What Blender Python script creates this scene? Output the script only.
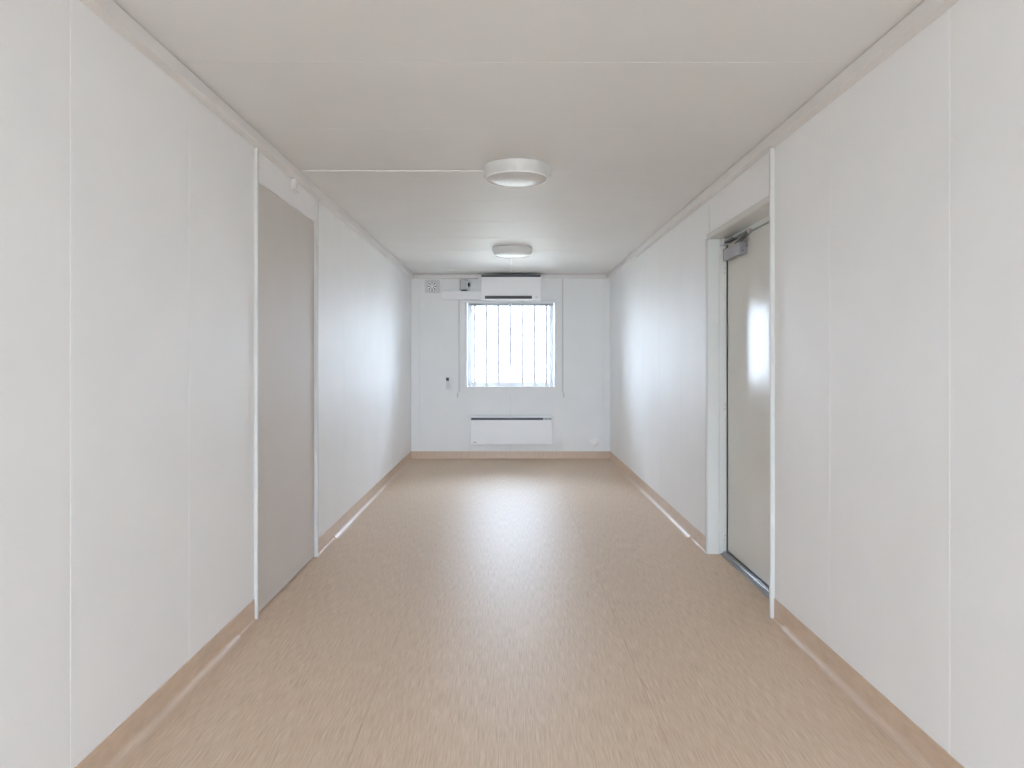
import bpy, bmesh, math
from mathutils import Vector, Matrix

# ------------------------------------------------------------------ scene, camera, light
for o in list(bpy.data.objects):
    bpy.data.objects.remove(o, do_unlink=True)
scene = bpy.context.scene
C = scene.collection
F = 680.0                                  # focal length in pixels (1024 wide)
CAMZ = 1.276
cam_d = bpy.data.cameras.new('camera')
cam = bpy.data.objects.new('camera', cam_d); C.objects.link(cam)
cam_d.sensor_width = 36.0; cam_d.sensor_fit = 'HORIZONTAL'
cam_d.lens = F / 1024 * 36.0
cam_d.shift_x = 4 / 1024; cam_d.shift_y = -24 / 1024
cam_d.clip_start = 0.02
cam.location = (0, 0, CAMZ); cam.rotation_euler = (math.pi / 2, 0, 0)
scene.camera = cam

world = bpy.data.worlds.new('overcast_sky'); scene.world = world
world.use_nodes = True
bg = world.node_tree.nodes['Background']
bg.inputs['Color'].default_value = (0.670, 0.802, 1.0, 1)
bg.inputs['Strength'].default_value = 6.0

vs = scene.view_settings
vs.view_transform = 'Standard'; vs.look = 'None'; vs.gamma = 1.0; vs.use_curve_mapping = False
vs.exposure = 2.2
cy = scene.cycles
cy.use_denoising = True
cy.max_bounces = 20; cy.diffuse_bounces = 16; cy.glossy_bounces = 6; cy.transparent_max_bounces = 12
cy.sample_clamp_indirect = 8.0
cy.caustics_reflective = True; cy.caustics_refractive = False

# ------------------------------------------------------------------ room measures (metres)
XL, XR = -1.248, 1.315           # faces of the long walls
YN, YF = -4.40, 8.748            # near and far wall faces; near one set back to even the light
H = 2.376                        # ceiling
DL0, DL1, DLH = 3.352, 4.402, 2.170      # closed doorway in the left wall
DR0, DR1, DRH = 3.372, 4.466, 2.070      # door opening in the right wall
WX0, WX1, WZ0, WZ1 = -0.555, 0.625, 0.925, 2.055   # window hole, far wall
NX0, NX1, NZ0, NZ1 = -1.12, 1.18, 0.12, 2.24   # hole for the added window, near wall

def portal(name, x, y, z, w, h, rotx):
    l = bpy.data.lights.new(name, 'AREA'); l.shape = 'RECTANGLE'; l.size = w; l.size_y = h
    l.cycles.is_portal = True
    o = bpy.data.objects.new(name, l); C.objects.link(o)
    o.location = (x, y, z); o.rotation_euler = (rotx, 0, 0)
    return o
portal('daylight_portal', (WX0 + WX1) / 2, YF + 0.16, (WZ0 + WZ1) / 2, WX1 - WX0, WZ1 - WZ0, -math.pi / 2)
portal('daylight_portal', (NX0 + NX1) / 2, YN - 0.16, (NZ0 + NZ1) / 2, NX1 - NX0, NZ1 - NZ0, math.pi / 2)

# ------------------------------------------------------------------ materials
def srgb(r, g, b):
    f = lambda c: (c / 255) / 12.92 if c / 255 <= 0.04045 else ((c / 255 + 0.055) / 1.055) ** 2.4
    return (f(r), f(g), f(b), 1)

def mat(name, col, rough=0.45, metal=0.0, spec=0.5, coat=0.0, var=0.03, var_scale=(3, 3, 3),
        bump=0.0, bump_scale=(40, 40, 40), bump_dist=0.001):
    m = bpy.data.materials.new(name); m.use_nodes = True
    nt = m.node_tree; N = nt.nodes; L = nt.links
    p = N['Principled BSDF']
    p.inputs['Roughness'].default_value = rough
    p.inputs['Metallic'].default_value = metal
    p.inputs['Specular IOR Level'].default_value = spec
    p.inputs['Coat Weight'].default_value = coat
    geo = N.new('ShaderNodeNewGeometry')
    mp = N.new('ShaderNodeMapping'); mp.inputs['Scale'].default_value = var_scale
    L.new(geo.outputs['Position'], mp.inputs['Vector'])
    nz = N.new('ShaderNodeTexNoise'); nz.inputs['Scale'].default_value = 1.0; nz.inputs['Detail'].default_value = 4
    L.new(mp.outputs['Vector'], nz.inputs['Vector'])
    rmp = N.new('ShaderNodeValToRGB')
    a = tuple(c * (1 - var) for c in col[:3]) + (1,); b = tuple(min(1, c * (1 + var)) for c in col[:3]) + (1,)
    rmp.color_ramp.elements[0].color = a; rmp.color_ramp.elements[1].color = b
    rmp.color_ramp.elements[0].position = 0.3; rmp.color_ramp.elements[1].position = 0.7
    L.new(nz.outputs['Fac'], rmp.inputs['Fac']); L.new(rmp.outputs['Color'], p.inputs['Base Color'])
    if bump:
        mb = N.new('ShaderNodeMapping'); mb.inputs['Scale'].default_value = bump_scale
        L.new(geo.outputs['Position'], mb.inputs['Vector'])
        nb = N.new('ShaderNodeTexNoise'); nb.inputs['Scale'].default_value = 1.0; nb.inputs['Detail'].default_value = 3
        L.new(mb.outputs['Vector'], nb.inputs['Vector'])
        bp = N.new('ShaderNodeBump'); bp.inputs['Strength'].default_value = bump; bp.inputs['Distance'].default_value = bump_dist
        L.new(nb.outputs['Fac'], bp.inputs['Height']); L.new(bp.outputs['Normal'], p.inputs['Normal'])
    return m

def vinyl(name, c0, c1, c2, rough, axis, spec=0.5):
    """streaky sheet vinyl: short dashes of three tones along one axis"""
    m = bpy.data.materials.new(name); m.use_nodes = True
    nt = m.node_tree; N = nt.nodes; L = nt.links
    p = N['Principled BSDF']; p.inputs['Roughness'].default_value = rough
    p.inputs['Specular IOR Level'].default_value = spec
    geo = N.new('ShaderNodeNewGeometry')
    def noise(sc, det=3):
        mp = N.new('ShaderNodeMapping'); mp.inputs['Scale'].default_value = sc
        L.new(geo.outputs['Position'], mp.inputs['Vector'])
        n = N.new('ShaderNodeTexNoise'); n.inputs['Scale'].default_value = 1; n.inputs['Detail'].default_value = det
        L.new(mp.outputs['Vector'], n.inputs['Vector']); return n
    if axis == 'Y': s1, s2 = (250, 8, 30), (480, 18, 60)
    elif axis == 'X': s1, s2 = (9, 150, 90), (16, 260, 150)
    else: s1, s2 = (150, 150, 9), (260, 260, 16)
    n1, n2, n3 = noise(s1), noise(s2), noise((1.2, 1.2, 1.2))
    r1 = N.new('ShaderNodeValToRGB')
    e = r1.color_ramp.elements
    e[0].position, e[0].color = 0.32, c0
    e[1].position, e[1].color = 0.68, c2
    k = e.new(0.5); k.color = c1
    mx = N.new('ShaderNodeMath'); mx.operation = 'MULTIPLY_ADD'; mx.inputs[1].default_value = 0.6
    ad = N.new('ShaderNodeMath'); ad.operation = 'MULTIPLY'; ad.inputs[1].default_value = 0.4
    L.new(n2.outputs['Fac'], ad.inputs[0]); L.new(n1.outputs['Fac'], mx.inputs[0]); L.new(ad.outputs[0], mx.inputs[2])
    L.new(mx.outputs[0], r1.inputs['Fac']); L.new(r1.outputs['Color'], p.inputs['Base Color'])
    bp = N.new('ShaderNodeBump'); bp.inputs['Strength'].default_value = 0.12; bp.inputs['Distance'].default_value = 0.0006
    L.new(n1.outputs['Fac'], bp.inputs['Height']); L.new(bp.outputs['Normal'], p.inputs['Normal'])
    return m

M = {}
WALL = (0.908, 0.912, 0.915, 1)
M['wall'] = mat('wall_laminate', WALL, 0.56, spec=0.32, var=0.012, bump=0.10, bump_scale=(160, 160, 5), bump_dist=0.0006)
M['wall_far'] = mat('wall_laminate_far', (0.885, 0.89, 0.885, 1), 0.5, var=0.012, bump=0.10, bump_scale=(160, 160, 5), bump_dist=0.0006)
M['core'] = mat('wall_core', (0.70, 0.70, 0.68, 1), 0.7)
M['ceil'] = mat('ceiling_laminate', (0.795, 0.79, 0.78, 1), 0.58, var=0.012, bump=0.08, bump_scale=(5, 160, 160), bump_dist=0.0006)
M['trim'] = mat('trim_white', (0.70, 0.695, 0.67, 1), 0.5, var=0.01)
M['crown'] = mat('crown_white', (0.80, 0.78, 0.765, 1), 0.5, var=0.01)
M['door_grey'] = mat('door_grey_laminate', (0.685, 0.645, 0.615, 1), 0.6, spec=0.2, var=0.012)
M['door_leaf'] = mat('door_leaf_paint', (0.78, 0.775, 0.735, 1), 0.19, spec=0.2, var=0.01)
M['frame_paint'] = mat('door_frame_paint', (0.82, 0.825, 0.80, 1), 0.3, var=0.01)
M['white'] = mat('white_plastic', (0.89, 0.885, 0.89, 1), 0.3, var=0.01)
M['white_gloss'] = mat('white_gloss_plastic', (0.95, 0.945, 0.95, 1), 0.3, var=0.008)
M['pvc'] = mat('window_pvc', (0.80, 0.81, 0.82, 1), 0.3, var=0.008)
M['lamp'] = mat('lamp_housing', (0.78, 0.78, 0.765, 1), 0.35, var=0.01)
M['opal'] = mat('lamp_opal', (0.74, 0.73, 0.725, 1), 0.34, spec=0.12, var=0.01)
M['dark'] = mat('dark_plastic', (0.045, 0.048, 0.055, 1), 0.4, var=0.05)
M['slot'] = mat('louvre_charcoal', (0.07, 0.072, 0.08, 1), 0.45, var=0.05)
M['black'] = mat('black_plastic', (0.012, 0.012, 0.013, 1), 0.4, var=0.05)
M['grey_box'] = mat('grey_box', (0.42, 0.44, 0.46, 1), 0.4, var=0.02)
M['grey_light'] = mat('light_grey_plastic', (0.60, 0.60, 0.60, 1), 0.35, var=0.02)
M['vent_grey'] = mat('vent_grey', (0.74, 0.73, 0.735, 1), 0.4, var=0.01)
M['mid_grey'] = mat('mid_grey_plastic', (0.33, 0.34, 0.36, 1), 0.4, var=0.02)
M['closer'] = mat('closer_silver', (0.40, 0.40, 0.43, 1), 0.38, metal=0.3, var=0.02)
M['steel'] = mat('steel', (0.45, 0.45, 0.46, 1), 0.3, metal=0.9, var=0.03)
M['arm_dark'] = mat('arm_dark', (0.06, 0.06, 0.065, 1), 0.45, metal=0.0, var=0.03)
M['alu'] = mat('threshold_aluminium', (0.30, 0.31, 0.33, 1), 0.28, metal=0.9, var=0.03)
M['gap_shade'] = mat('gap_shade_black', (0.03, 0.03, 0.03, 1), 0.6, var=0.05)  # near-black for the shade in the door gap
M['ground'] = mat('pale_gravel', (0.42, 0.385, 0.32, 1), 0.9, var=0.1, var_scale=(6, 6, 6))
V0, V1, V2 = (0.54, 0.395, 0.28, 1), (0.68, 0.525, 0.39, 1), (0.79, 0.635, 0.50, 1)
M['floor'] = vinyl('floor_vinyl', V0, V1, V2, 0.47, 'Y', 0.40)
S0, S1, S2 = (0.58, 0.435, 0.32, 1), (0.645, 0.49, 0.365, 1), (0.70, 0.545, 0.42, 1)
M['skirt_y'] = vinyl('skirting_vinyl_long', S0, S1, S2, 0.36, 'Y', 0.95)
M['skirt_x'] = vinyl('skirting_vinyl_cross', S0, S1, S2, 0.33, 'Z')

g = bpy.data.materials.new('window_glass'); g.use_nodes = True
nt = g.node_tree; nt.nodes.clear()
out = nt.nodes.new('ShaderNodeOutputMaterial'); mixs = nt.nodes.new('ShaderNodeMixShader')
tr = nt.nodes.new('ShaderNodeBsdfTransparent'); gl = nt.nodes.new('ShaderNodeBsdfGlossy'); fr = nt.nodes.new('ShaderNodeFresnel')
tr.inputs['Color'].default_value = (0.96, 0.975, 0.97, 1); gl.inputs['Roughness'].default_value = 0.02; fr.inputs['IOR'].default_value = 1.45
nt.links.new(fr.outputs[0], mixs.inputs[0]); nt.links.new(tr.outputs[0], mixs.inputs[1]); nt.links.new(gl.outputs[0], mixs.inputs[2])
nt.links.new(mixs.outputs[0], out.inputs['Surface'])
M['glass'] = g

# ------------------------------------------------------------------ mesh helpers
def box(bm, x0, x1, y0, y1, z0, z1, bevel=0.0, seg=1):
    b = bmesh.new()
    vs_ = [b.verts.new((x, y, z)) for x in (x0, x1) for y in (y0, y1) for z in (z0, z1)]
    for f in ((0, 1, 3, 2), (4, 6, 7, 5), (0, 4, 5, 1), (2, 3, 7, 6), (0, 2, 6, 4), (1, 5, 7, 3)):
        b.faces.new([vs_[i] for i in f])
    if bevel:
        bmesh.ops.bevel(b, geom=list(b.edges), offset=bevel, segments=seg, affect='EDGES', profile=0.5)
    merge(bm, b)

def merge(bm, b):
    b.normal_update()
    mp = {v: bm.verts.new(v.co) for v in b.verts}
    for f in b.faces:
        try: bm.faces.new([mp[v] for v in f.verts])
        except ValueError: pass
    b.free()

def lathe(bm, prof, cx, cy_, seg=64, axis='Z', cz=0.0):
    """prof: list of (r, h); axis Z turns about vertical, axis Y about the depth axis"""
    rings = []
    for r, h in prof:
        ring = []
        if r < 1e-6:
            v = bm.verts.new((cx, cy_, h) if axis == 'Z' else (cx, h, cz)); ring = [v] * seg
        else:
            for i in range(seg):
                a = 2 * math.pi * i / seg
                ring.append(bm.verts.new((cx + r * math.cos(a), cy_ + r * math.sin(a), h) if axis == 'Z'
                                         else (cx + r * math.cos(a), h, cz + r * math.sin(a))))
        rings.append(ring)
    for k in range(len(rings) - 1):
        A, B = rings[k], rings[k + 1]
        for i in range(seg):
            j = (i + 1) % seg
            vs_ = []
            for v in (A[i], A[j], B[j], B[i]):
                if v not in vs_: vs_.append(v)
            if len(vs_) > 2: bm.faces.new(vs_)

def rod(bm, a, b, r, seg=10, r2=None):
    a, b = Vector(a), Vector(b); d = (b - a); q = d.to_track_quat('Z', 'Y')
    r2 = r if r2 is None else r2
    A = [bm.verts.new(a + q @ Vector((r * math.cos(2 * math.pi * i / seg), r * math.sin(2 * math.pi * i / seg), 0))) for i in range(seg)]
    B = [bm.verts.new(b + q @ Vector((r2 * math.cos(2 * math.pi * i / seg), r2 * math.sin(2 * math.pi * i / seg), 0))) for i in range(seg)]
    for i in range(seg):
        j = (i + 1) % seg; bm.faces.new((A[i], A[j], B[j], B[i]))
    bm.faces.new(A[::-1]); bm.faces.new(B)

def bar(bm, a, b, w, t, bevel=0.001):
    """flat bar between two points: w wide (horizontal), t thick (vertical)"""
    a, b = Vector(a), Vector(b); L = (b - a).length
    t_ = bmesh.new(); box(t_, -w / 2, w / 2, 0, L, -t / 2, t / 2, bevel)
    d = (b - a).normalized(); s = d.cross(Vector((0, 0, 1))).normalized(); u = s.cross(d)
    mtx = Matrix((s, d, u)).transposed().to_4x4(); mtx.translation = a
    bmesh.ops.transform(t_, matrix=mtx, verts=list(t_.verts)); merge(bm, t_)

def prism(bm, pts, d0, d1, plane='XZ'):
    """extrude a closed outline"""
    mk = {'XZ': lambda p, d: (p[0], d, p[1]), 'YZ': lambda p, d: (d, p[0], p[1]), 'XY': lambda p, d: (p[0], p[1], d)}[plane]
    A = [bm.verts.new(mk(p, d0)) for p in pts]; B = [bm.verts.new(mk(p, d1)) for p in pts]
    n = len(pts)
    for i in range(n):
        j = (i + 1) % n; bm.faces.new((A[i], A[j], B[j], B[i]))
    bm.faces.new(A[::-1]); bm.faces.new(B)

def obj(name, bm, m, parent=None, smooth=None):
    bmesh.ops.recalc_face_normals(bm, faces=list(bm.faces))
    me = bpy.data.meshes.new(name); bm.to_mesh(me); bm.free()
    me.materials.append(M[m] if isinstance(m, str) else m)
    if smooth is not None:
        for p in me.polygons: p.use_smooth = True
        me.set_sharp_from_angle(angle=math.radians(smooth))
    o = bpy.data.objects.new(name, me); C.objects.link(o)
    if parent: o.parent = parent
    return o

def bobj(name, m, parent, *b, bevel=0.0, seg=1):
    bm = bmesh.new()
    box(bm, *b, bevel=bevel, seg=seg)
    return obj(name, bm, m, parent)

def tag(o, label, cat, group=None, kind=None):
    o['label'] = label; o['category'] = cat
    if group: o['group'] = group
    if kind: o['kind'] = kind
    return o

def thing(name, label, cat, group=None, kind=None, loc=(0, 0, 0)):
    """an Empty at the thing's base; its parts are modelled in room coordinates"""
    o = bpy.data.objects.new(name, None); C.objects.link(o); o.empty_display_size = 0.1
    o.location = loc
    return tag(o, label, cat, group, kind)

def adopt(root):
    """keep the parts where they were modelled although the Empty stands at the thing's base"""
    inv = Matrix.Translation(-Vector(root.location))
    for ch in root.children: ch.matrix_parent_inverse = inv

# ------------------------------------------------------------------ floor
fl = tag(bobj('floor', 'core', None, XL - 0.11, XR + 0.18, YN - 0.1, YF + 0.1, -0.15, -0.004), 'beige streaked vinyl floor of the long room', 'floor', kind='structure')
for x0, x1 in ((XL - 0.05, -0.5113), (-0.510, 0.5292), (0.530, XR + 0.15)):
    bobj('vinyl_sheet', 'floor', fl, x0, x1, YN, YF + 0.0, -0.0035, 0.0)

# ------------------------------------------------------------------ walls
PITCH = 0.727
G = 0.0004
def wall_panels(parent, xa, xb, cuts, z0=0.0, z1=H, m='wall'):
    for a, b in zip(cuts[:-1], cuts[1:]):
        bobj('wall_panel', m, parent, xa, xb, a + G, b - G, z0, z1, bevel=0.0018)

wl = tag(bobj('wall_left', 'core', None, XL - 0.11, XL - 0.0505, YN - 0.1, YF + 0.1, -0.003, H + 0.1),
         'white panelled long wall with the closed grey doorway', 'wall', kind='structure')
wall_panels(wl, XL - 0.05, XL, [YN, -3.825, -3.105, -2.385, -1.665, -0.945, -0.225, 0.495, 1.215, 1.939, 2.660, DL0])
wall_panels(wl, XL - 0.05, XL, [DL1, 5.172, 5.908, 6.622, 7.370, 8.10, YF])
bobj('header_panel', 'wall', wl, XL - 0.05, XL, DL0 + G, DL1 - G, DLH, H, bevel=0.002)

wr = bmesh.new()
for b in ((YN - 0.1, DR0), (DR1 + 0.045, YF + 0.1)):
    box(wr, XR + 0.1005, XR + 0.18, b[0], b[1], -0.003, H + 0.1)
box(wr, XR + 0.1005, XR + 0.18, DR0, DR1 + 0.045, DRH + 0.04, H + 0.1)
wr = tag(obj('wall_right', wr, 'core'), 'white panelled long wall with the recessed door and door closer', 'wall', kind='structure')
wall_panels(wr, XR, XR + 0.10, [YN, -3.97, -3.22, -2.47, -1.72, -0.97, -0.22, 0.53, 1.275, 2.023, 2.777, DR0])
wall_panels(wr, XR, XR + 0.10, [DR1 + 0.018, 5.180, 5.900, 6.620, 7.335, 8.06, YF])
bobj('header_panel', 'wall', wr, XR, XR + 0.10, DR0 + G, DR1 - 0.030, DRH + 0.02, H, bevel=0.002)
bobj('header_panel', 'wall', wr, XR, XR + 0.10, DR1 - 0.025, DR1 + 0.0175, DRH + 0.02, H)

def end_wall(parent, cuts, ya, yb, hole, m):
    x0, x1, z0, z1 = hole
    for a, b in zip(cuts[:-1], cuts[1:]):
        a += 0.0012; b -= 0.0012
        bm = bmesh.new()
        ha, hb = max(a, x0), min(b, x1)
        if ha < hb:
            box(bm, a, b, ya, yb, 0, z0); box(bm, a, b, ya, yb, z1, H)
            if a < x0: box(bm, a, x0, ya, yb, z0, z1)
            if b > x1: box(bm, x1, b, ya, yb, z0, z1)
        else:
            box(bm, a, b, ya, yb, 0, H)
        obj('wall_panel', bm, m, parent)

def core_wall(name, ya, yb, hole, label):
    x0, x1, z0, z1 = hole
    bm = bmesh.new()
    box(bm, XL - 0.05, x0, ya, yb, -0.003, H + 0.1); box(bm, x1, XR + 0.1, ya, yb, -0.003, H + 0.1)
    box(bm, x0, x1, ya, yb, -0.003, z0); box(bm, x0, x1, ya, yb, z1, H + 0.1)
    return tag(obj(name, bm, 'core'), label, 'wall', kind='structure')

wf = core_wall('wall_far', YF + 0.0105, YF + 0.16, (WX0, WX1, WZ0, WZ1), 'white end wall with the barred window and air conditioner')
end_wall(wf, [XL, -1.136, 0.032, 1.224, XR], YF, YF + 0.01, (WX0, WX1, WZ0, WZ1), 'wall_far')
wn = core_wall('wall_near', YN - 0.16, YN - 0.0105, (NX0, NX1, NZ0, NZ1), 'white end wall behind the camera with an added window')
end_wall(wn, [XL, -1.136, 0.032, 1.224, XR], YN - 0.01, YN, (NX0, NX1, NZ0, NZ1), 'wall_far')

# ------------------------------------------------------------------ ceiling
ce = tag(bobj('ceiling', 'core', None, XL - 0.11, XR + 0.18, YN - 0.16, YF + 0.16, H + 0.0205, H + 0.2), 'off-white ceiling of wide cross panels', 'ceiling', kind='structure')
cc = [YN]; y = 2.513 - 0.7215 * 9
while y < YF - 0.2:
    cc.append(y); y += 0.7215
cc.append(YF)
for a, b in zip(cc[:-1], cc[1:]):
    bobj('ceiling_panel', 'ceil', ce, XL, XR, a + G, b - G, H, H + 0.02, bevel=0.0025)

# crown trims: boxed cover strips
CD, CH = 0.045, 0.054
def crown(name, x0, x1, y0, y1, label):
    return tag(bobj(name, 'crown', None, x0, x1, y0, y1, H - CH, H - 0.0035, bevel=0.0015), label, 'trim', kind='structure')
crown('trim_1', XL, XL + CD, YN, YF, 'boxed white ceiling trim along the wall with the grey doorway')
crown('trim_2', XR - CD, XR, YN, YF, 'boxed white ceiling trim along the wall with the door closer')
ACX0, ACX1 = -0.388, 0.452
crown('trim_3', XL + CD, ACX0, YF - CD, YF, 'short boxed ceiling trim above the wall fan on the window wall')
crown('trim_4', ACX1, XR - CD, YF - CD, YF, 'short boxed ceiling trim on the window wall away from the fan')
crown('trim_5', XL + CD, XR - CD, YN, YN + CD, 'boxed ceiling trim on the wall behind the camera')

# ------------------------------------------------------------------ skirting with coved foot
SK = 0.102
def skirt_profile(r, t=0.004, n=8):
    """outline in (out-from-wall, height): thin vinyl upstand with a coved foot of radius r"""
    pts = [(0, 0), (0, SK), (t, SK)]
    for i in range(n + 1):
        a = math.pi / 2 * i / n
        pts.append((t + r - r * math.cos(a), r + 0.0005 - r * math.sin(a)))
    pts.append((t + r + 0.004, 0.0))
    return pts
def skirt_long(parent, side, y0, y1, r, name):
    bm = bmesh.new()
    X = XL if side < 0 else XR
    prism(bm, [(X - side * p[0], p[1] + 0.0002) for p in skirt_profile(r)], y0, y1)
    return obj(name, bm, 'skirt_y', parent, smooth=40)
def skirting(name, side, segs, label):
    X = XL if side < 0 else XR
    root = thing(name, label, 'baseboard', kind='structure', loc=(X, 4, 0))
    for nm, y0, y1, r in segs: skirt_long(root, side, y0, y1, r, nm)
    adopt(root)
skirting('baseboard_left', -1, [('skirting', YN, 3.127, 0.030), ('skirting_end', 3.127, DL0 - 0.012, 0.008),
                                ('skirting_end', DL1 + 0.012, 4.86, 0.008), ('skirting', 4.86, YF, 0.030)],
         'tan vinyl skirting along the wall with the grey doorway')
skirting('baseboard_right', 1, [('skirting', YN, 3.222, 0.030), ('skirting_end', 3.222, DR0 - 0.022, 0.008),
                                ('skirting_end', DR1 + 0.020, 4.873, 0.008), ('skirting', 4.873, YF, 0.030)],
         'tan vinyl skirting along the wall with the door closer')
bm = bmesh.new()
prism(bm, [(YF - p[0], p[1] + 0.0004) for p in skirt_profile(0.022)], XL + 0.004, XR - 0.004, 'YZ')
tag(obj('baseboard_far', bm, 'skirt_x', None, smooth=40), 'tan vinyl skirting below the wall heater and window', 'baseboard', kind='structure')
bm = bmesh.new()
prism(bm, [(YN + p[0], p[1] + 0.0004) for p in skirt_profile(0.022)], XL + 0.004, XR - 0.004, 'YZ')
tag(obj('baseboard_near', bm, 'skirt_x', None, smooth=40), 'tan vinyl skirting on the wall behind the camera', 'baseboard', kind='structure')

# ------------------------------------------------------------------ closed doorway in the left wall
d1 = thing('door_1', 'flush warm grey door panel closing the doorway, without handle', 'door', kind='structure', loc=(XL - 0.03, (DL0 + DL1) / 2, 0))
bobj('door_leaf', 'door_grey', d1, XL - 0.048, XL - 0.004, DL0 + 0.003, DL1 - 0.003, 0.007, DLH - 0.002, bevel=0.0015)
adopt(d1)
for i, (ya, lab) in enumerate(((DL0 - 0.011, 'slim white full-height strip on the grey doorway side away from the window'),
                               (DL1 - 0.003, 'slim white full-height strip on the grey doorway side towards the window'))):
    tag(bobj('trim_%d' % (6 + i), 'trim', None, XL, XL + 0.018, ya, ya + 0.014, 0.001, H - CH - 0.0005, bevel=0.002), lab, 'trim', kind='structure')

# ------------------------------------------------------------------ recessed door in the right wall
LX = 1.441                                   # room face of the leaf
fr2 = thing('trim_8', 'pale painted door lining and frame around the recessed door', 'door frame', kind='structure', loc=(XR + 0.05, (DR0 + DR1) / 2, 0))
bobj('jamb_lining', 'frame_paint', fr2, XR, 1.385, DR1, DR1 + 0.0175, 0.001, DRH + 0.0195)                     # far reveal
bobj('jamb_lining', 'frame_paint', fr2, XR + 0.016, 1.385, DR0 - 0.0005, DR0 + 0.012, 0.001, DRH)
bobj('head_lining', 'frame_paint', fr2, XR, 1.385, DR0, DR1, DRH, DRH + 0.0195)
post = bobj('frame_post', 'frame_paint', fr2, 1.3855, LX + 0.04, DR1 - 0.004, DR1 + 0.044, 0.001, DRH + 0.035, bevel=0.002)
bobj('frame_post', 'frame_paint', fr2, 1.4155, LX + 0.06, DR0 - 0.001, DR0 + 0.03, 0.001, DRH + 0.035, bevel=0.002)
bobj('frame_head', 'frame_paint', fr2, LX - 0.003, LX + 0.045, DR0 + 0.03, DR1 - 0.0045, 2.042, DRH + 0.035, bevel=0.001)
bobj('frame_head', 'frame_paint', fr2, 1.3855, LX - 0.0035, DR0 + 0.03, DR1 - 0.0045, DRH + 0.001, DRH + 0.035)
bobj('gap_shade', 'gap_shade', fr2, LX + 0.046, LX + 0.06, DR0 + 0.03, DR1 + 0.04, 0.001, 2.10)  # unseen dark sheet added behind the leaf to block light leaking through
bobj('gap_shade', 'gap_shade', fr2, LX - 0.007, LX - 0.0005, DR1 - 0.0088, DR1 - 0.0042, 0.022, 2.041)  # dark strip on the post, stands for shade in the gap beside the leaf
for z in (0.095, 0.955, 1.848):                 # hinge screws in pairs on the far post
    for dz in (0.0, 0.030):
        bm = bmesh.new(); lathe(bm, [(0.0001, DR1 - 0.0062), (0.004, DR1 - 0.0062), (0.005, DR1 - 0.0042)], 1.420 + 0.004 * (dz > 0), 0, 10, 'Y', z + dz)
        obj('hinge_screw', bm, 'grey_light', post)
bobj('edge_strip', 'trim', fr2, XR - 0.014, XR - 0.0005, DR1 - 0.002, DR1 + 0.018, 0.001, DRH, bevel=0.003, seg=2)
bobj('edge_strip', 'trim', fr2, XR - 0.006, XR - 0.0005, DR0 + 0.02, DR1 + 0.018, DRH + 0.0005, DRH + 0.034, bevel=0.002)
adopt(fr2)
tag(bobj('trim_9', 'trim', None, XR - 0.022, XR + 0.012, DR0 - 0.020, DR0 - 0.001, 0.001, H - CH - 0.0005, bevel=0.003, seg=2),
    'white full-height corner strip beside the recessed door', 'trim', kind='structure')

d2 = thing('door_2', 'smooth glossy beige-grey door leaf set in the deep opening', 'door', kind='structure', loc=(LX, DR1 - 0.008, 0))
bobj('door_leaf', 'door_leaf', d2, LX, LX + 0.040, DR0 + 0.034, DR1 - 0.0095, 0.026, 2.036, bevel=0.0015)
adopt(d2)
d2.rotation_euler.z = 0.0035

th = thing('threshold', 'grey aluminium threshold strip under the recessed door', 'threshold', kind='structure', loc=(LX - 0.02, (DR0 + DR1) / 2, 0))
bm = bmesh.new()
prism(bm, [(1.394, 0.0005), (1.394, 0.006), (1.400, 0.009), (1.411, 0.011), (1.413, 0.018), (1.424, 0.018), (1.426, 0.021), (LX + 0.038, 0.021), (LX + 0.038, 0.0005)],
      DR0 + 0.0305, DR1 - 0.0045)
obj('sill_plate', bm, 'alu', th)
bobj('bright_rib', 'steel', th, 1.4125, 1.4245, DR0 + 0.031, DR1 - 0.005, 0.0182, 0.0212, bevel=0.001)
adopt(th)

# door closer: body on the leaf, two-piece arm, bracket on the frame
dc = thing('door_closer', 'silver grey door closer with folded arm at the top of the recessed door', 'door closer', loc=(LX, 4.25, 1.905))
cbody = bobj('closer_body', 'closer', dc, 1.392, LX - 0.001, 4.095, 4.400, 1.917, 1.990, bevel=0.004, seg=2)
bm = bmesh.new(); rod(bm, (1.416, 4.20, 1.989), (1.416, 4.20, 2.003), 0.011, 14); obj('spindle', bm, 'arm_dark', dc)
bm = bmesh.new(); rod(bm, (1.410, 4.16, 1.9175), (1.410, 4.16, 1.909), 0.009, 12); obj('valve_cap', bm, 'steel', cbody)
for z in (1.964, 1.938):
    bm = bmesh.new(); lathe(bm, [(0.0001, 4.0935), (0.004, 4.0935), (0.0045, 4.0955)], 1.416 + (z - 1.94), 0, 10, 'Y', z); obj('end_screw', bm, 'arm_dark', cbody)
E = (1.352, 3.815, 2.008)
bm = bmesh.new(); bar(bm, (1.416, 4.215, 1.996), (E[0], E[1], 1.993), 0.026, 0.007); obj('main_arm', bm, 'arm_dark', dc)
bm = bmesh.new(); rod(bm, (E[0], E[1], 1.988), (E[0], E[1], 2.014), 0.011, 14); obj('elbow', bm, 'steel', dc)
bm = bmesh.new(); bar(bm, (E[0], E[1] - 0.012, 2.008), (1.400, 4.335, 2.030), 0.020, 0.008); obj('forearm', bm, 'steel', dc)
bm = bmesh.new(); bar(bm, (1.383, 4.14, 2.020), (1.404, 4.375, 2.034), 0.028, 0.012); obj('arm_sleeve', bm, 'arm_dark', dc)
bobj('frame_bracket', 'grey_light', dc, 1.388, 1.428, 4.37, 4.46, 2.020, 2.060, bevel=0.003)
adopt(dc)

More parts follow.
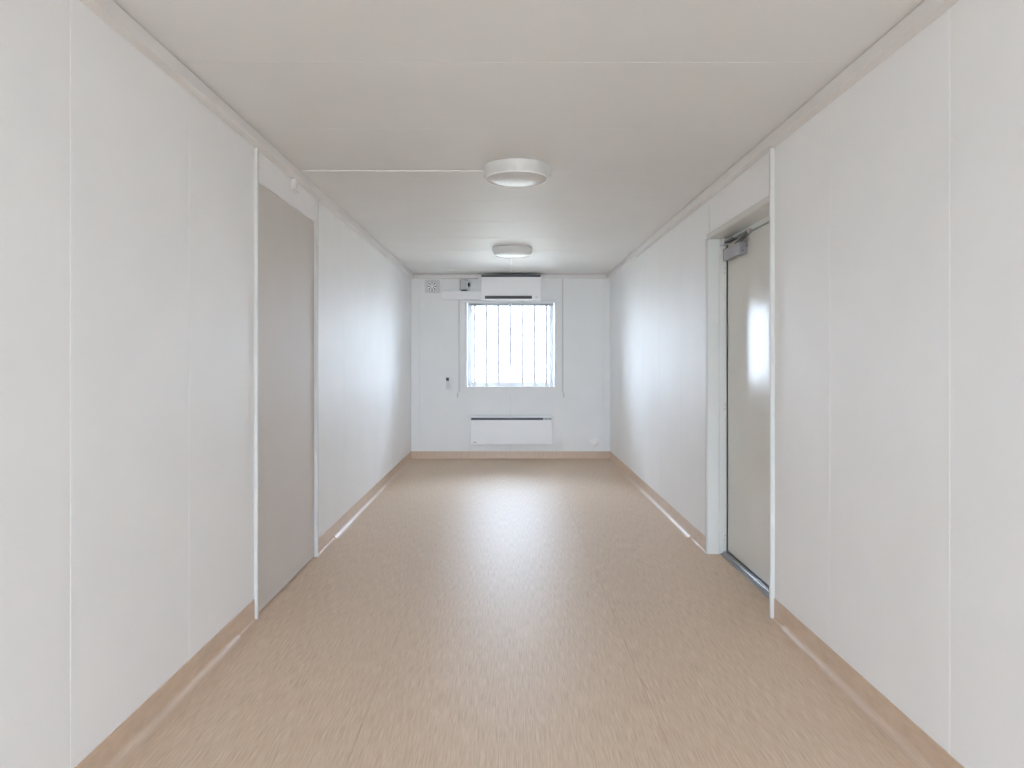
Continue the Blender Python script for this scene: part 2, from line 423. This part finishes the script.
# ------------------------------------------------------------------ ceiling lamps
def lamp(x, y, label):
    root = thing('ceiling_lamp', label, 'ceiling lamp', 'round ceiling lamps', loc=(x, y, H))
    bm = bmesh.new()
    lathe(bm, [(0.0001, H - 0.0005), (0.193, H - 0.0005), (0.196, H - 0.004), (0.195, H - 0.012), (0.182, H - 0.056), (0.179, H - 0.062), (0.176, H - 0.063), (0.174, H - 0.058), (0.174, H - 0.030)], x, y)
    obj('lamp_housing', bm, 'lamp', root, smooth=35)
    bm = bmesh.new()
    lathe(bm, [(0.1735, H - 0.040), (0.1735, H - 0.060), (0.170, H - 0.061), (0.160, H - 0.066), (0.145, H - 0.071), (0.12, H - 0.076), (0.09, H - 0.0795), (0.045, H - 0.082), (0, H - 0.0825)], x, y)
    obj('diffuser', bm, 'opal', root, smooth=50)
    bm = bmesh.new()
    lathe(bm, [(0.1725, H - 0.0625), (0.1735, H - 0.068), (0.1760, H - 0.070), (0.1790, H - 0.069), (0.1805, H - 0.0615)], x, y)
    obj('rim', bm, 'white_gloss', root, smooth=60)
    for a in (0.15, 0.15 + math.pi):
        cxn, cyn = x + 0.190 * math.cos(a), y + 0.190 * math.sin(a)
        bobj('clip', 'lamp', root, cxn - 0.006, cxn + 0.010, cyn - 0.008, cyn + 0.008, H - 0.040, H - 0.022, bevel=0.002)
    adopt(root)
lamp(0.049, 3.896, 'round white ceiling lamp joined by a cable strip to the side wall')
lamp(0.042, 6.710, 'round white ceiling lamp near the air conditioner with cable strip to the window wall')

# surface cable strips
tag(bobj('cable_trunking', 'ceil', None, XL + CD + 0.001, 0.049 - 0.196, 3.933, 3.957, H - 0.0095, H - 0.0006, bevel=0.002),
    'white cable strip across the ceiling from side wall trim to lamp', 'cable strip')
tag(bobj('cable_trunking', 'white', None, 0.024, 0.040, 6.710 + 0.197, YF - 0.002, H - 0.0125, H - 0.0006, bevel=0.002),
    'thin white cable strip on the ceiling running to the air conditioner', 'cable strip')
cb = thing('cable_outlet', 'small white cable outlet clip under the ceiling trim above the grey door', 'cable clip', loc=(XL, 3.93, H - CH - 0.08))
bobj('clip_body', 'crown', cb, XL + 0.0005, XL + 0.030, 3.905, 3.945, H - CH - 0.062, H - CH - 0.002, bevel=0.004, seg=2)
bobj('clip_foot', 'crown', cb, XL + 0.0005, XL + 0.018, 3.946, 4.010, H - CH - 0.072, H - CH - 0.054, bevel=0.004)
adopt(cb)

# ------------------------------------------------------------------ window in the far wall
def ring_frame(bm, x0, x1, z0, z1, w, y0, y1, bevel=0.0):
    wl_, wr_, wb, wt = w
    box(bm, x0, x0 + wl_, y0, y1, z0, z1, bevel); box(bm, x1 - wr_, x1, y0, y1, z0, z1, bevel)
    box(bm, x0 + wl_, x1 - wr_, y0, y1, z0, z0 + wb, bevel); box(bm, x0 + wl_, x1 - wr_, y0, y1, z1 - wt, z1, bevel)

def rounded_rect(x0, x1, z0, z1, r, n=6):
    pts = []
    for cx, cz, a0 in ((x1 - r, z1 - r, 0), (x0 + r, z1 - r, 90), (x0 + r, z0 + r, 180), (x1 - r, z0 + r, 270)):
        for i in range(n + 1):
            a = math.radians(a0 + 90 * i / n); pts.append((cx + r * math.cos(a), cz + r * math.sin(a)))
    return pts

def plate_with_hole(bm, outer, hole, y0, y1):
    """flat casing: rounded outline minus a rectangle"""
    for y in (y0, y1):
        b = bmesh.new()
        vo = [b.verts.new((p[0], y, p[1])) for p in outer]; vh = [b.verts.new((p[0], y, p[1])) for p in hole]
        ed = [b.edges.new((vo[i], vo[(i + 1) % len(vo)])) for i in range(len(vo))]
        ed += [b.edges.new((vh[i], vh[(i + 1) % len(vh)])) for i in range(len(vh))]
        bmesh.ops.triangle_fill(b, use_beauty=True, edges=ed)
        merge(bm, b)
    for ol in (outer, hole):
        n = len(ol)
        A = [bm.verts.new((p[0], y0, p[1])) for p in ol]; B = [bm.verts.new((p[0], y1, p[1])) for p in ol]
        for i in range(n):
            j = (i + 1) % n; bm.faces.new((A[i], A[j], B[j], B[i]))

w1 = thing('window_1', 'bright white-framed window in the end wall under the air conditioner', 'window', kind='structure', loc=((WX0 + WX1) / 2, YF, WZ0))
bm = bmesh.new()
plate_with_hole(bm, rounded_rect(-0.618, 0.690, 0.848, 2.105, 0.045), [(WX0, WZ0), (WX1, WZ0), (WX1, WZ1), (WX0, WZ1)], YF - 0.008, YF - 0.0005)
obj('casing', bm, 'wall_far', w1)
bm = bmesh.new(); ring_frame(bm, WX0 + 0.001, WX1 - 0.001, WZ0 + 0.001, WZ1 - 0.001, (0.030, 0.030, 0.012, 0.03), YF - 0.022, YF + 0.03, 0.002)
obj('outer_frame', bm, 'pvc', w1)
bm = bmesh.new(); ring_frame(bm, WX0 + 0.031, WX1 - 0.031, WZ0 + 0.013, WZ1 - 0.031, (0.060, 0.060, 0.050, 0.05), YF + 0.03, YF + 0.10, 0.004)
sash = obj('sash', bm, 'pvc', w1)
bm = bmesh.new(); ring_frame(bm, WX0 + 0.085, WX1 - 0.085, WZ0 + 0.058, WZ1 - 0.076, (0.010, 0.010, 0.010, 0.010), YF + 0.060, YF + 0.066)
obj('glazing_bead', bm, 'mid_grey', sash)
bobj('pane', 'glass', sash, WX0 + 0.088, WX1 - 0.088, YF + 0.072, YF + 0.076, WZ0 + 0.061, WZ1 - 0.079)
for z in (1.30, 1.66):
    for x in (WX0 + 0.034, WX1 - 0.074):
        bobj('hinge', 'white', w1, x, x + 0.040, YF + 0.024, YF + 0.0295, z - 0.004, z + 0.004, bevel=0.001)
adopt(w1)

# vertical bars over the window
bars = thing('window_bars', 'thin white upright bars across the window', 'window bars', loc=(0.03, YF - 0.03, WZ0))
for px in (474.8, 486.6, 498.5, 522.7, 534.6, 546.5):
    x = (px - 508) * 0.01282
    bobj('bar', 'white', bars, x - 0.015, x + 0.015, YF - 0.042, YF - 0.024, WZ0 + 0.004, 1.9765, bevel=0.002)
adopt(bars)
# blind: headrail with the slats pulled right up
bl = thing('window_blind', 'white window blind pulled right up under the air conditioner', 'blind', loc=(0.03, YF - 0.05, 1.97))
bobj('headrail', 'white', bl, -0.595, 0.668, YF - 0.062, YF - 0.0235, 2.010, 2.029, bevel=0.003)
for k in range(3):
    bobj('slat', 'grey_light', bl, -0.50, 0.575, YF - 0.058, YF - 0.0235, 2.008 - 0.007 * k - 0.003, 2.008 - 0.007 * k, bevel=0.001)
bobj('bottom_rail', 'mid_grey', bl, -0.50, 0.575, YF - 0.058, YF - 0.0235, 1.977, 1.988, bevel=0.002)
bm = bmesh.new(); rod(bm, (0.032, YF - 0.052, 2.0095), (0.032, YF - 0.052, 1.215), 0.0145, 10); wand = obj('wand', bm, 'white', bl)
bm = bmesh.new(); rod(bm, (0.032, YF - 0.052, 1.2145), (0.032, YF - 0.052, 1.18), 0.0155, 10, 0.018); obj('wand_grip', bm, 'white', wand)
adopt(bl)
# cord strips and cleats beside the window
for x, z1, lab in ((-0.628, 2.044, 'slim white strip below the pipe duct beside the window'), (0.703, H - CH - 0.001, 'slim white strip from ceiling trim to cleat beside the window')):
    tag(bobj('cord_channel', 'trim', None, x - 0.009, x + 0.009, YF - 0.007, YF - 0.0005, 0.862, z1, bevel=0.002), lab, 'cover strip')
for x, lab in ((-0.648, 'small grey cord cleat beside the window, on the remote side'), (0.716, 'small grey cord cleat beside the window, away from the remote')):
    ct = thing('cord_cleat', lab, 'cleat', 'cord cleats', loc=(x, YF, 0.80))
    bm = bmesh.new(); rod(bm, (x, YF - 0.0005, 0.825), (x, YF - 0.014, 0.825), 0.008, 10); obj('stem', bm, 'grey_light', ct)
    bm = bmesh.new(); rod(bm, (x, YF - 0.018, 0.826), (x, YF - 0.024, 0.862), 0.007, 10, 0.004); rod(bm, (x, YF - 0.018, 0.824), (x, YF - 0.024, 0.790), 0.007, 10, 0.004)
    obj('horn', bm, 'grey_light', ct)
    adopt(ct)

# ------------------------------------------------------------------ air conditioner
AY = 8.53
ac = thing('air_conditioner', 'white wall air conditioner with dark outlet slot above the window', 'air conditioner', loc=(0.037, YF, 2.03))
AX0, AX1, AZ0, AZ1 = -0.3385, 0.4135, 2.030, 2.318
bm = bmesh.new()
prism(bm, [(YF - 0.0645, AZ1 - 0.004), (AY + 0.012, AZ1 - 0.004), (AY + 0.0085, AZ1 - 0.008), (AY + 0.0085, AZ0 + 0.055), (AY + 0.012, AZ0 + 0.020), (AY + 0.030, AZ0 + 0.004), (AY + 0.06, AZ0), (YF - 0.0645, AZ0)], AX0 + 0.004, AX1 - 0.004, 'YZ')
obj('casing', bm, 'white', ac)
bobj('mounting_plate', 'mid_grey', ac, AX0 + 0.05, AX1 - 0.05, YF - 0.064, YF - 0.0095, AZ0 + 0.04, AZ1 - 0.03)
bobj('front_panel', 'white_gloss', ac, AX0, AX1, AY, AY + 0.008, AZ0 + 0.052, AZ1, bevel=0.003, seg=2)
fp = bmesh.new()
box(fp, AX0, -0.2906, AY, AY + 0.008, AZ0 + 0.002, AZ0 + 0.051, 0.002); box(fp, 0.3007, AX1, AY, AY + 0.008, AZ0 + 0.002, AZ0 + 0.051, 0.002)
box(fp, -0.2906, 0.3007, AY, AY + 0.008, AZ0 + 0.002, AZ0 + 0.014, 0.002)
obj('lower_front', fp, 'white_gloss', ac)
bobj('outlet_louvre', 'slot', ac, -0.290, 0.300, AY + 0.003, AY + 0.008, AZ0 + 0.0145, AZ0 + 0.0515)
bobj('display', 'grey_light', ac, 0.345, 0.362, AY - 0.0012, AY, AZ0 + 0.026, AZ0 + 0.040)
bobj('top_gap_shade', 'dark', ac, AX0 + 0.004, AX1 - 0.004, AY + 0.012, YF - 0.066, AZ1 - 0.0038, AZ1 + 0.026)  # dark block raised above the unit as the shadow in the ceiling gap
adopt(ac)

# pipe duct from the fan side to the air conditioner
dct = thing('pipe_duct', 'wide white pipe duct between the wall fan and air conditioner', 'duct', loc=(-0.6, YF, 2.05))
bobj('duct_cover', 'white', dct, (440.8 - 508) * 0.01276, AX0 - 0.001, YF - 0.062, YF - 0.0005, 2.050, 2.158, bevel=0.004, seg=2)
adopt(dct)

# wall fan with a star grille
fx, fz = (432.0 - 508) * 0.01281, 1.276 + (360 - 286.3) * 0.01281
fan = thing('wall_fan', 'square white ventilation fan with star-shaped slots high on the window wall', 'fan', loc=(fx, YF, fz - 0.09))
plate = bobj('cover_plate', 'vent_grey', fan, fx - 0.094, fx + 0.094, YF - 0.030, YF - 0.0005, fz - 0.081, fz + 0.081, bevel=0.006, seg=2)
bm = bmesh.new(); lathe(bm, [(0.0001, YF - 0.0315), (0.053, YF - 0.0315), (0.055, YF - 0.0302)], fx, 0, 40, 'Y', fz); obj('slot_disc', bm, 'dark', fan)
for k in range(8):
    a = math.pi / 8 + k * math.pi / 4
    bm = bmesh.new(); pts = []
    for r, d in ((0.010, -0.30), (0.056, -0.27), (0.058, 0.0), (0.056, 0.27), (0.010, 0.30)):
        pts.append((fx + r * math.cos(a + d), fz + r * math.sin(a + d)))
    prism(bm, pts, YF - 0.036, YF - 0.0316); obj('grille_blade', bm, 'white_gloss', plate)
bm = bmesh.new(); lathe(bm, [(0.0001, YF - 0.040), (0.014, YF - 0.040), (0.017, YF - 0.0362)], fx, 0, 24, 'Y', fz); obj('hub', bm, 'white_gloss', fan)
bm = bmesh.new(); lathe(bm, [(0.057, YF - 0.0305), (0.058, YF - 0.034), (0.062, YF - 0.034), (0.064, YF - 0.0305)], fx, 0, 40, 'Y', fz); obj('ring', bm, 'grey_light', fan, smooth=40)
adopt(fan)

# isolator switch box with black knob
sx0, sx1 = (459.6 - 508) * 0.01276, (467.8 - 508) * 0.01276
sw = thing('isolator_switch', 'small grey switch box with black knob on its side near the ceiling', 'switch', loc=((sx0 + sx1) / 2, YF, 2.165))
bobj('switch_box', 'grey_box', sw, sx0, sx1, YF - 0.060, YF - 0.0005, 2.172, 2.302, bevel=0.004, seg=2)
bobj('front_cover', 'grey_light', sw, sx0 + 0.016, sx1 - 0.022, YF - 0.0635, YF - 0.0602, 2.182, 2.296, bevel=0.001)
bobj('side_strip', 'white', sw, sx1 - 0.016, sx1 - 0.003, YF - 0.0635, YF - 0.0602, 2.190, 2.290, bevel=0.001)
bobj('bottom_gland', 'dark', sw, sx0 + 0.022, sx1 - 0.010, YF - 0.055, YF - 0.010, 2.160, 2.1715, bevel=0.002)
bm = bmesh.new(); rod(bm, (sx1, YF - 0.035, 2.243), (sx1 + 0.022, YF - 0.035, 2.243), 0.024, 20); obj('knob', bm, 'black', sw, smooth=40)
adopt(sw)

# remote control in a holder
rx = (447.7 - 508) * 0.01283
rm = thing('remote_control', 'small pale remote control with dark top hanging on the window wall', 'remote control', loc=(rx, YF, 0.88))
bobj('holder', 'white', rm, rx - 0.022, rx + 0.028, YF - 0.018, YF - 0.0005, 0.895, 0.975, bevel=0.003)
bobj('remote_body', 'vent_grey', rm, rx - 0.018, rx + 0.022, YF - 0.026, YF - 0.0185, 0.905, 1.016, bevel=0.003)
bobj('display', 'dark', rm, rx - 0.020, rx + 0.016, YF - 0.029, YF - 0.0262, 1.010, 1.050, bevel=0.003)
bobj('clip', 'dark', rm, rx - 0.017, rx + 0.011, YF - 0.026, YF - 0.0005, 1.018, 1.049, bevel=0.003)
adopt(rm)

# ------------------------------------------------------------------ panel heater
hs = 0.01273
hx0, hx1, hz0, hz1 = (470.6 - 508) * hs, (552.3 - 508) * hs, 1.276 + (360 - 444.6) * hs, 1.276 + (360 - 417.0) * hs
hy = YF - 0.085
ht = thing('panel_heater', 'long white electric panel heater with dark top slot under the window', 'heater', loc=((hx0 + hx1) / 2, YF, hz0))
bobj('front_panel', 'white', ht, hx0, hx1, hy, YF - 0.030, hz0, hz1 - 0.040, bevel=0.003, seg=2)
bobj('top_rail', 'white', ht, hx0, hx1, hy + 0.002, YF - 0.030, hz1 - 0.012, hz1, bevel=0.002)
bobj('air_slot', 'dark', ht, hx0 + 0.006, (543.2 - 508) * hs, hy + 0.006, YF - 0.032, hz1 - 0.0395, hz1 - 0.0125)
ctrl = bobj('control_panel', 'grey_light', ht, (543.3 - 508) * hs, hx1 - 0.002, hy + 0.004, YF - 0.032, hz1 - 0.0395, hz1 - 0.0125)
for a, b in ((544.8, 547.2), (547.7, 550.8)):
    bobj('button', 'mid_grey', ctrl, (a - 508) * hs, (b - 508) * hs, hy + 0.0015, hy + 0.0038, hz1 - 0.035, hz1 - 0.017, bevel=0.0008)
bobj('name_badge', 'mid_grey', ht, (473.2 - 508) * hs, (476.4 - 508) * hs, hy - 0.001, hy, hz0 + 0.024, hz0 + 0.033)
bobj('wall_bracket', 'grey_light', ht, hx0 + 0.10, hx0 + 0.14, YF - 0.0298, YF - 0.0005, hz0 + 0.02, hz1 - 0.04)
bobj('wall_bracket', 'grey_light', ht, hx1 - 0.14, hx1 - 0.10, YF - 0.0298, YF - 0.0005, hz0 + 0.02, hz1 - 0.04)
adopt(ht)
jb = thing('connection_box', 'flat white cable box between heater and tan skirting', 'cable box', loc=(-0.25, YF, 0.12))
bobj('box_body', 'white', jb, (472.5 - 508) * 0.0128, (504.6 - 508) * 0.0128, YF - 0.022, YF - 0.0005, 0.120, 0.176, bevel=0.002)
adopt(jb)

# round wall cap
vx, vz = (594.3 - 508) * 0.01283, 1.276 + (360 - 442.6) * 0.01283
vc = thing('air_valve', 'round white domed air valve low on the window wall above the skirting', 'air valve', loc=(vx, YF, vz - 0.06))
bm = bmesh.new(); lathe(bm, [(0.062, YF - 0.0005), (0.062, YF - 0.004), (0.057, YF - 0.008), (0.048, YF - 0.009)], vx, 0, 40, 'Y', vz); obj('flange', bm, 'white_gloss', vc, smooth=40)
bm = bmesh.new(); lathe(bm, [(0.048, YF - 0.002), (0.048, YF - 0.014), (0.042, YF - 0.022), (0.025, YF - 0.027), (0, YF - 0.0285)], vx, 0, 40, 'Y', vz); obj('cap', bm, 'white_gloss', vc, smooth=40)
adopt(vc)

# ------------------------------------------------------------------ unseen window added to light the near walls, ground outside
w2 = thing('added_window', 'unseen white-framed window added behind the camera to light the near walls', 'window', kind='structure', loc=((NX0 + NX1) / 2, YN, NZ0))
bm = bmesh.new(); ring_frame(bm, NX0 + 0.001, NX1 - 0.001, NZ0 + 0.001, NZ1 - 0.001, (0.06, 0.06, 0.05, 0.05), YN - 0.11, YN + 0.012, 0.002)
obj('frame', bm, 'pvc', w2)
bobj('pane', 'glass', w2, NX0 + 0.062, NX1 - 0.062, YN - 0.076, YN - 0.072, NZ0 + 0.052, NZ1 - 0.052)
adopt(w2)
tag(bobj('ground', 'ground', None, -60, 60, -60, 70, -0.7, -0.5), 'pale gravel yard outside the window', 'ground', kind='structure')
